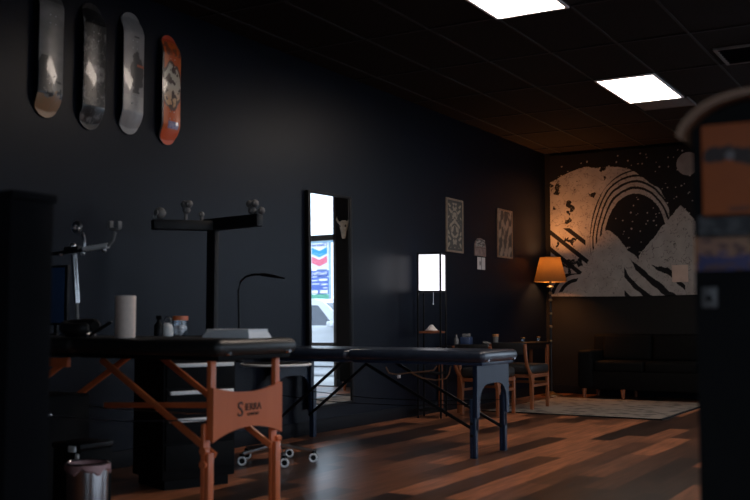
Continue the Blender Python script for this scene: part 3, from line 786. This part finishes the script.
# ------------------------------------------------------------------ tower shelf lamp
ly = onX(432, 300, -4.92).y
LX_ = -4.92
lamp = thing('shelf_lamp', 'slim black shelf lamp with a glowing white square shade', 'floor lamp', (-4.92, ly, 0), math.radians(13))
lw = .245; dlm = (Vector((-4.92, ly, 0))-CAM).dot(FW)
zt = CZ+(317.6-251.5)*dlm/F; zs = CZ+(317.6-290)*dlm/F; zsh = CZ-(331-317.6)*dlm/F
for sx in (-1, 1):
    for sy_ in (-1, 1): MB().box((sx*lw/2, sy_*lw/2, zt/2), (.018, .018, zt), bevel=.002).build('post', M['satin'], lamp)
def frame(z, name, t=.018):
    b = MB()
    for s_ in (-1, 1): b.box((s_*lw/2, 0, z), (t, lw-.018, t)); b.box((0, s_*lw/2, z), (lw-.018, t, t))
    b.build(name, M['satin'], lamp, smooth=False)
frame(zt-.009, 'top_frame'); frame(zs-.004, 'shade_frame')
shm = emit('glowing_white_shade', (.93, .92, 1), .85)
b = MB(); hw = lw/2-.006
for s_ in (-1, 1):
    b.box((s_*hw, 0, (zt+zs)/2), (.004, lw-.022, zt-zs-.02)); b.box((0, s_*hw, (zt+zs)/2), (lw-.022, .004, zt-zs-.02))
b.build('lamp_shade', shm, lamp, smooth=False)
for z in (zsh, zsh*.52, .08): MB().box((0, 0, z), (lw-.016, lw-.016, .022), bevel=.002).build('shelf', M['wooddk'] if z == zsh else M['satin'], lamp)
MB().cyl((.03, -.06, zs-.13), (.03, -.06, zs-.004), .0025, seg=6).ball((.03, -.06, zs-.135), .007, seg=8).build('pull_chain', M['steel'], lamp)
r = thing('stone_pyramid', 'small pale pointed stone on the shelf under the glowing white shade', 'ornament', (-4.92, ly-.01, zsh+.0115))
b = MB(); b.lathe([(.074, 0), (.07, .012), (.048, .03), (.022, .06), (.012, .068)], seg=7); b.build('stone', M['salt'], r)
MB().lathe([(.078, 0), (.078, .006), (.07, .008)]).build('stone_base', M['wooddk'], r)

# ------------------------------------------------------------------ warm floor lamp in the corner
fx = onX(550.5, 300, -4.905); FX, FYL = -4.905, fx.y
dfl = (Vector((FX, FYL, 0))-CAM).dot(FW)
def fz(py): return CZ+(317.8-py)*dfl/F
flamp = thing('floor_lamp', 'floor lamp with glowing amber cone shade on a dark knobbed pole', 'floor lamp', (FX, FYL, 0))
prof = [(.15, 0), (.15, .015), (.06, .035), (.02, .06)]
MB().lathe(prof).build('base', M['brass'], flamp)
MB().cyl((0, 0, .05), (0, 0, fz(286)), .013).build('pole', M['iron'], flamp)
for py in (292, 299, 312.5, 325.5, 340):
    MB().lathe([(.012, -.02), (.022, -.012), (.024, 0), (.022, .012), (.012, .02)], (0, 0, fz(py)), 14).build('pole_knob', M['brass'], flamp)
MB().lathe([(.05, fz(286.5)), (.055, fz(286)), (.02, fz(284)), (.018, fz(279))]).build('lamp_socket', M['iron'], flamp)
sm = bpy.data.materials.new('amber_lampshade'); sm.use_nodes = True; nt = sm.node_tree; nt.nodes.remove(nt.nodes['Principled BSDF'])
tr = nt.nodes.new('ShaderNodeBsdfTranslucent'); df = nt.nodes.new('ShaderNodeBsdfDiffuse'); mx = nt.nodes.new('ShaderNodeMixShader'); mx.inputs[0].default_value = .35
nz = nt.nodes.new('ShaderNodeTexNoise'); nz.inputs['Scale'].default_value = 60; rp = nt.nodes.new('ShaderNodeValToRGB')
rp.color_ramp.elements[0].color = (.11, .085, .05, 1); rp.color_ramp.elements[1].color = (.22, .17, .10, 1)
nt.links.new(nz.outputs['Fac'], rp.inputs['Fac']); nt.links.new(rp.outputs['Color'], tr.inputs['Color']); nt.links.new(rp.outputs['Color'], df.inputs['Color'])
nt.links.new(tr.outputs[0], mx.inputs[1]); nt.links.new(df.outputs[0], mx.inputs[2]); nt.links.new(mx.outputs[0], nt.nodes['Material Output'].inputs['Surface'])
zt_, zb_ = fz(256), fz(280.5)
rt_, rb_ = 10.3*dfl/F, 16.5*dfl/F
MB().lathe([(rb_, zb_), (rt_, zt_), (rt_-.003, zt_), (rb_-.003, zb_), (rb_, zb_)], capb=False, capt=False, seg=40).build('lamp_shade', sm, flamp)
MB().tube([(rt_*math.cos(t), rt_*math.sin(t), zt_) for t in [i*2*PI/32 for i in range(32)]], .004, 6, closed=True).tube([(rb_*math.cos(t), rb_*math.sin(t), zb_) for t in [i*2*PI/32 for i in range(32)]], .004, 6, closed=True).build('shade_rim', M['brass'], flamp)
MB().ball((0, 0, (zt_+zb_)/2), .03, (1, 1, 1.2), 12).build('bulb', emit('lit_bulb', (1, .55, .22), 20), flamp)
ld = bpy.data.lights.new('lamp_glow', 'POINT'); ld.energy = 46; ld.color = (1, .37, .10); ld.shadow_soft_size = .10
lo = bpy.data.objects.new('lamp_glow', ld); COL.objects.link(lo); lo.parent = flamp; lo.location = (0, 0, (zt_+zb_)/2+.055)

# ------------------------------------------------------------------ sofa, rug, chairs, console
SX0, SX1, SF, SB = -4.45, -2.05, 12.85, 13.56
sofa = thing('sofa', 'long black leather sofa under the wall hanging, almost lost in shadow', 'sofa', ((SX0+SX1)/2, (SF+SB)/2, 0))
sw, sd = SX1-SX0, SB-SF
MB().box((0, .02, .24), (sw-.04, sd-.06, .24), bevel=.02).build('seat_frame', M['leather'], sofa)
for k in (-1, 0, 1): MB().box((k*(sw-.4)/3, -.03, .42), ((sw-.4)/3-.01, sd-.16, .15), bevel=.04, seg=3).build('seat_cushion', M['leather'], sofa)
MB().box((0, sd/2-.09, .53), (sw-.1, .18, .62), bevel=.05, seg=3).build('backrest', M['leather'], sofa)
for k in (-1, 0, 1): MB().box((k*(sw-.4)/3, sd/2-.20, .66), ((sw-.4)/3-.012, .14, .36), bevel=.05, seg=3, rot=Matrix.Rotation(-.12, 3, 'X')).build('back_cushion', M['leather'], sofa)
for s_ in (-1, 1): MB().box((s_*(sw/2-.1), 0, .38), (.2, sd-.02, .50), bevel=.04, seg=3).build('armrest', M['leather'], sofa)
fx3 = onY(623, 395, SF+.05).x-(SX0+SX1)/2
for xx in (-sw/2+.08, fx3, sw/2-.08):
    for yy in (-sd/2+.05, sd/2-.08): MB().cyl((xx, yy, 0), (xx, yy, .13), .022, .034, 12).build('foot', M['wooddk'], sofa)
def rugmat():
    m = mat('faded_rug', (.30, .25, .205), .95, 0, .0, 40, .2); nt = m.node_tree; b = nt.nodes['Principled BSDF']
    tc = nt.nodes.new('ShaderNodeTexCoord'); v1 = nt.nodes.new('ShaderNodeTexVoronoi'); v1.inputs['Scale'].default_value = 6.5
    n1 = nt.nodes.new('ShaderNodeTexNoise'); n1.inputs['Scale'].default_value = 12; n1.inputs['Detail'].default_value = 6
    mxx = nt.nodes.new('ShaderNodeMath'); mxx.operation = 'MULTIPLY'
    rp = nt.nodes.new('ShaderNodeValToRGB'); rp.color_ramp.elements[0].position = .10; rp.color_ramp.elements[1].position = .24
    rp.color_ramp.elements[0].color = (.06, .047, .037, 1); rp.color_ramp.elements[1].color = (.21, .168, .132, 1)
    nt.links.new(tc.outputs['Object'], v1.inputs['Vector']); nt.links.new(tc.outputs['Object'], n1.inputs['Vector'])
    nt.links.new(v1.outputs['Distance'], mxx.inputs[0]); nt.links.new(n1.outputs['Fac'], mxx.inputs[1]); nt.links.new(mxx.outputs[0], rp.inputs['Fac'])
    nt.links.new(rp.outputs['Color'], b.inputs['Base Color']); return m
ra = onZ(662, 419.5, .01)
RX0, RX1, RY0, RY1 = -4.75, ra.x, ra.y, 12.84
rug = thing('rug', 'faded beige patterned rug with dark edging in front of the sofa', 'rug', ((RX0+RX1)/2, (RY0+RY1)/2, 0))
MB().box((0, 0, .005), (RX1-RX0-.03, RY1-RY0-.03, .01)).build('rug_pile', rugmat(), rug, smooth=False)
b = MB(); w, l = RX1-RX0, RY1-RY0
for s_ in (-1, 1): b.box((s_*(w/2-.012), 0, .006), (.03, l, .012)); b.box((0, s_*(l/2-.012), .006), (w-.05, .03, .012))
b.build('edging', M['black'], rug, smooth=False)

def make_chair(label, x, yr, yf):
    """faces +y; near side is +x; rear legs at yr, front legs at yf"""
    r = thing('chair', label, 'chair', (x, yr, .0125), 0, 'wooden chairs along the left wall')
    d = yf-yr; w = .21; t = .034
    for s_ in (-1, 1):
        X = s_*w
        MB().prism([(-.022, 0), (.022, 0), (.022, .27), (.055, .40), (-.075, .40), (-.022, .27)], 'x', X-.016, X+.016).build('rear_leg', M['wooddk'], r, smooth=False)
        MB().box((X, d, .20), (t, t, .40), bevel=.004).build('front_leg', M['wooddk'], r)
        pts = [(X, -.035, .40), (X, -.10, .45), (X, -.15, .51), (X, -.175, .58), (X, -.19, .66), (X, -.20, .74)]
        MB().tube(pts, .021, 8).build('back_upright', M['wooddk'], r)
        pieces(MB().box((X, d/2, .265), (.02, d, .028), bevel=.003).box((X, d/2, .375), (.022, d, .04), bevel=.003), 'side_rail', M['wooddk'], r)
    b = MB().box((0, d, .28), (2*w, .02, .03), bevel=.003).box((0, d, .375), (2*w, .022, .04), bevel=.003).box((0, 0, .375), (2*w, .022, .04), bevel=.003)
    pieces(b, 'cross_rail', M['wooddk'], r)
    MB().box((0, d/2+.01, .45), (2*w+.01, d+.09, .11), bevel=.035, seg=3).build('seat_cushion', M['bvinyl'], r)
    MB().box((0, -.19, .69), (2*w-.03, .03, .14), bevel=.01, rot=Matrix.Rotation(.12, 3, 'X')).build('back_panel', M['bvinyl'], r)
    return r
CXN = -4.30
def cy_(px): 
    return onX(px, 400, CXN).y
make_chair('wooden chair with black seat, half hidden by the arched table end', CXN-.21, cy_(498), cy_(513.5))
make_chair('wooden chair with black seat in the open, nearest the amber floor lamp', CXN-.21, cy_(532), cy_(547.5))

ky0 = onX(459, 380, -4.88).y; ky1 = onX(541, 340, -4.96).y+.04
con = thing('console_table', 'narrow dark console table along the left wall behind the chairs', 'table', (-5.0, (ky0+ky1)/2, 0))
kl = ky1-ky0; kz = .735
MB().box((0, 0, kz-.015), (.28, kl+.06, .03), bevel=.005).build('table_top', M['satin'], con)
for sx in (-1, 1):
    for sy_ in (-1, 1): MB().box((sx*.115, sy_*(kl/2-.02), (kz-.03)/2), (.042, .042, kz-.03), bevel=.004).build('leg', M['wooddk'], con)
MB().box((0, 0, kz-.06), (.22, kl-.06, .06), bevel=.004).build('apron', M['satin'], con)
def kp(px, X=-4.96): q = onX(px, 340, X); return (X, q.y, kz)
r = thing('speaker_box', 'dark blue box with grey top on the console beside the shelf lamp', 'box', kp(466.5), .2)
MB().box((0, 0, .05), (.11, .17, .10), bevel=.01).build('box_body', M['bluebox'], r); MB().box((0, 0, .118), (.08, .10, .036), bevel=.008).build('box_top', M['grey'], r)
r = thing('bottle', 'slim grey bottle leaning at the near end of the console', 'bottle', kp(456.5))
MB().lathe([(.022, 0), (.024, .01), (.024, .08), (.011, .10), (.010, .125), (.013, .128)]).build('bottle_body', M['grey'], r)
MB().lathe([(.013, .128), (.013, .142)]).build('bottle_cap', M['satin'], r)
r = thing('cup', 'grey cup on the console, lamp light coloured onto its rim', 'cup', kp(495.5))
MB().lathe([(.03, 0), (.034, .01), (.04, .115), (.036, .115), (.031, .012)], capt=False).build('cup_body', M['grey'], r)
MB().lathe([(.0405, .09), (.043, .118), (.036, .120), (.034, .09)], capb=False, capt=False).build('lamplit_rim', M['orange'], r)  # the cup's lamp-lit top, painted as an orange band
r = thing('cloth', 'small pale crumpled cloth on the console left of the cup', 'cloth', kp(486.5))
b = MB(); b.ball((0, 0, .014), .05, (1, 1.2, .42), 16)
for v in b.bm.verts: v.co.z = max(0, v.co.z*(1+.8*noise.noise(v.co*30)))
b.build('folds', M['grey'], r)
for px, lab in ((523, 'low glass jar on the console midway along, behind the open chair'), (538.5, 'low glass jar at the far end of the console under the lamp')):
    r = thing('small_jar', lab, 'jar', kp(px), 0, 'glass jars on the console')
    MB().lathe([(.03, 0), (.033, .005), (.033, .045), (.028, .05), (.028, .006)], capt=False).build('jar_glass', M['glass'], r)
    MB().lathe([(.03, .05), (.031, .062), (.02, .066)]).build('jar_lid', M['brass'], r)

# ------------------------------------------------------------------ skull ornament on the back wall, seen in the mirror
q = mY(343.5, 228, WY-.02)
r = thing('skull_ornament', 'small cream horned animal skull on the wall beside the window, in the mirror', 'ornament', (q.x, WY, q.z))
b = MB(); prof = [(-.17, .028), (-.13, .038), (-.06, .05), (0, .07), (.05, .082), (.09, .075), (.12, .04)]
b.tube([(0, -.04, z) for z, _ in prof], 1, 12, taper=[w for _, w in prof])
for v in b.bm.verts: v.co.y = -.035+(v.co.y+.04)*.5
b.build('skull_bone', M['cream'], r)
for s_ in (-1, 1):
    MB().tube([(s_*.05, -.035, .075), (s_*.10, -.04, .10), (s_*.125, -.045, .15), (s_*.115, -.05, .19)], .022, 8, taper=[1, .85, .55, .2]).build('horn', M['cream'], r)
    MB().ball((s_*.048, -.062, .03), .018, (1, .5, 1.2), 10).build('eye_socket', M['ink'], r)

# ------------------------------------------------------------------ the street outside, seen in the mirror
struct(MB().box((0, 60, -.17), (300, 300, .04)).build('ground', M['asphalt'], smooth=False))
struct(MB().box(((x0+x1)/2, WY+1.5, -.08), (9, 2.4, .15), bevel=.01).build('pavement', mat('concrete', (.42, .42, .42), .85, 0, .1, 6)))
SYD = 66.
a, c = mY(311, 243, SYD), mY(329.5, 300, SYD)
sl, sr = a.x, c.x
sw_ = abs(sr-sl); cx = (sl+sr)/2
sgn = thing('price_sign', 'tall roadside fuel sign with blue and red chevrons, seen in the mirror', 'sign', (cx, SYD, -.15), 0)
def Z(py): return mY(320, py, SYD).z+.15
def panel(name, m, pz0, pz1, w=1., y=-.05, th=.1, xo=0): 
    return MB().box((xo*sw_, y, (Z(pz0)+Z(pz1))/2), (sw_*w, th, Z(pz0)-Z(pz1)), bevel=.01).build(name, m, sgn)
panel('sign_top_bar', M['signgrey'], 240.5, 243.2, 1.5)
panel('logo_board', M['signwhite'], 243.2, 269.5)
for s_ in (-1, 1): MB().box((s_*sw_*.53, 0, Z(345)/2+Z(243)/2), (sw_*.06, .25, Z(243)-Z(345)), bevel=.02).build('sign_post', M['signgrey'], sgn)
MB().box((0, .25, Z(243)/2), (sw_*.5, .25, Z(243))).build('sign_column', M['signgrey'], sgn)
def chev(name, m, pt, pb, dip):
    zt, zb = Z(pt), Z(pb); h = (zt-zb); w = sw_*.42; dz = h*dip
    MB().prism([(-w, zt), (0, zt-dz), (w, zt), (w, zb+dz), (0, zb), (-w, zb+dz)], 'y', -.14, -.1).build(name, m, sgn, smooth=False)
chev('blue_chevron', M['chevblue'], 247.5, 257.5, .36); chev('red_chevron', M['chevred'], 256.2, 266.5, .36)
def word(body, py, size, m, w=None, xo=0):
    t = textmesh(body, size, m, ext=.02); t.parent = sgn; t.location = (xo*sw_, -.13, Z(py)); t.rotation_euler = (PI/2, 0, 0)
    if w: 
        k = w*sw_/t.dimensions.x; t.scale = (k, 1, 1)
    return t
word('Chevron', 245.0, (Z(243.2)-Z(247))*1.15, M['signblue'], .86)
panel('food_board', M['signblue'], 270.5, 276.5)
word('Food Mart', 273.5, (Z(270.5)-Z(275.5))*.95, M['signwhite'], .80)
panel('price_board', M['signblue'], 277, 294)
panel('diesel_board', M['signgreen'], 294.4, 304)
panel('low_board', M['signblue'], 304.5, 310, .6, xo=-.3)
def bars(rows):
    for (u0, u1, p0_, p1_) in rows:
        MB().box(((u0+u1)/2*sw_, -.115, (Z(p0_)+Z(p1_))/2), ((u1-u0)*sw_, .03, Z(p0_)-Z(p1_))).build('white_marking', M['signwhite'], sgn)
bars([(-.42, .02, 279, 281), (.12, .42, 280, 281), (-.42, -.1, 284, 285.2), (.0, .42, 283.5, 284.3), (-.42, -.2, 287.5, 288.4),
      (-.44, -.30, 290.2, 293.4), (-.28, -.16, 290.2, 293.4), (-.14, -.03, 290.2, 293.4), (.10, .24, 290.2, 293.4), (.26, .36, 290.2, 293.4), (.38, .45, 290.2, 293.4),
      (-.44, -.30, 299.5, 303), (-.28, -.16, 299.5, 303), (-.14, -.03, 299.5, 303), (.10, .24, 299.5, 303), (.26, .36, 299.5, 303)])

def make_car(label, loc, rz, paint, kind):
    r = thing('car', label, 'car', loc, rz, 'cars parked outside')
    # nose towards -x, local z up from the ground
    if kind == 'suv':
        low = [(-2.25, .35), (-2.3, .75), (-2.15, .98), (-1.15, 1.08), (1.9, 1.12), (2.2, 1.0), (2.25, .45), (2.1, .3), (-2.1, .28)]
        top = [(-1.2, 1.07), (-.45, 1.62), (-.2, 1.69), (1.5, 1.70), (1.75, 1.62), (2.1, 1.1)]
        win = [[(-.78, 1.12), (-.34, 1.54), (.30, 1.58), (.30, 1.13)], [(.38, 1.13), (.38, 1.58), (1.1, 1.58), (1.15, 1.14)], [(1.23, 1.14), (1.18, 1.57), (1.5, 1.55), (1.75, 1.16)]]
    else:
        low = [(-2.25, .3), (-2.3, .6), (-2.1, .78), (-1.0, .92), (1.5, .96), (2.2, .92), (2.25, .45), (2.1, .25), (-2.1, .23)]
        top = [(-1.1, .91), (-.3, 1.38), (0, 1.44), (.8, 1.43), (1.1, 1.36), (1.75, .95)]
        win = [[(-.70, .95), (-.2, 1.31), (.3, 1.35), (.3, .96)], [(.38, .96), (.38, 1.35), (.85, 1.33), (1.25, .97)]]
    W = .9
    b = MB(); b.prism(low, 'y', -W, W)
    b.build('car_body', paint, r)
    b = MB(); zb = top[0][1]; zt = max(z for _, z in top)
    b.prism(top, 'y', -W*.97, W*.97)
    def tp(y, z): return y*(1-.16*max(0, (z-zb))/(zt-zb))
    for v in b.bm.verts: v.co.y = tp(v.co.y, v.co.z)
    b.build('cabin', paint, r)
    for s_ in (-1, 1):
        for wi in win:
            b = MB(); vs = [b.bm.verts.new((x, s_*(tp(W*.97, z)+.006), z)) for x, z in wi]; vb = [b.bm.verts.new((x, s_*(tp(W*.97, z)-.02), z)) for x, z in wi]
            b.bm.faces.new(vs); b.bm.faces.new(vb[::-1])
            for i in range(4): b.bm.faces.new((vs[i], vs[(i+1) % 4], vb[(i+1) % 4], vb[i]))
            b.build('side_window', M['carglass'], r, smooth=False)
        MB().box((top[0][0]+.45, s_*(W+.05), zb+.08), (.1, .16, .12), bevel=.03).build('wing_mirror', paint, r)
        for xx in (-1.45, 1.4):
            wh = MB().cyl((xx, s_*(W-.2), .33), (xx, s_*(W+.01), .33), .33, seg=28).build('wheel', M['tyre'], r)
            MB().cyl((xx, s_*(W), .33), (xx, s_*(W+.02), .33), .2, seg=20).build('wheel_hub', M['steel'], wh)
        MB().box((-2.2, s_*.65, low[1][1]+.03), (.14, .35, .14), bevel=.03).build('headlight', M['alu'], r)
    (xa, za), (xb, zb2) = top[0], top[1]
    nrm = Vector((-(zb2-za), 0, (xb-xa))).normalized()*.012
    b = MB(); vs = [b.bm.verts.new(Vector((x, y, z))+nrm) for x, y, z in ((xa+.06, -W*.85, za+.05), (xa+.06, W*.85, za+.05), (xb-.03, W*.78, zb2-.03), (xb-.03, -W*.78, zb2-.03))]
    b.bm.faces.new(vs); b.build('windscreen', M['carglass'], r, smooth=False)
    return r
pA = mY(343, 320, 17.6)
make_car('white sport utility vehicle parked outside the window, seen in the mirror', (pA.x+1.05, 18.5, -.15), 0, M['carwhite'], 'suv')
pB = mY(333, 322, 23)
make_car('pale blue saloon car further out in the street, seen in the mirror', (pB.x-.4, 23.5, -.15), 0, M['carpale'], 'sedan')

# ------------------------------------------------------------------ light
w = bpy.data.worlds.new('overcast_sky'); SC.world = w; w.use_nodes = True
nt = w.node_tree; bg = nt.nodes['Background']
bg.inputs['Color'].default_value = (.72, .85, 1, 1); bg.inputs['Strength'].default_value = 2.1
def portal(name, loc, rot, sx, sy_):
    l = bpy.data.lights.new(name, 'AREA'); l.shape = 'RECTANGLE'; l.size = sx; l.size_y = sy_; l.cycles.is_portal = True
    o = bpy.data.objects.new(name, l); COL.objects.link(o); o.location = loc; o.rotation_euler = rot
portal('sky_portal', ((x0+x1)/2, WY+.19, (z0+z1)/2), (-PI/2, 0, 0), x1-x0, z1-z0)
portal('sky_portal', ((u0_+u1_)/2, FY-.19, (z4+z5)/2), (PI/2, 0, 0), u1_-u0_, z5-z4)
portal('sky_portal', (RX+.19, (y0+y1)/2, (z2+z3)/2), (PI/2, 0, PI/2), y1-y0, z3-z2)

# ------------------------------------------------------------------ camera and view
cd_ = bpy.data.cameras.new('camera'); cam = bpy.data.objects.new('camera', cd_); COL.objects.link(cam)
cam.location = CAM; cam.rotation_euler = (PI/2+PITCH, 0, YAW)
cd_.sensor_width = 36; cd_.lens = F/750*36; cd_.clip_start = .05; cd_.clip_end = 400
cd_.dof.use_dof = True; cd_.dof.focus_distance = 12; cd_.dof.aperture_fstop = 2.6
SC.camera = cam
vs_ = SC.view_settings; vs_.view_transform = 'Standard'; vs_.look = 'None'; vs_.gamma = 1; vs_.use_curve_mapping = False; vs_.exposure = .5
try: SC.cycles.use_denoising = True
except Exception: pass
SC.cycles.max_bounces = 10; SC.cycles.transparent_max_bounces = 16
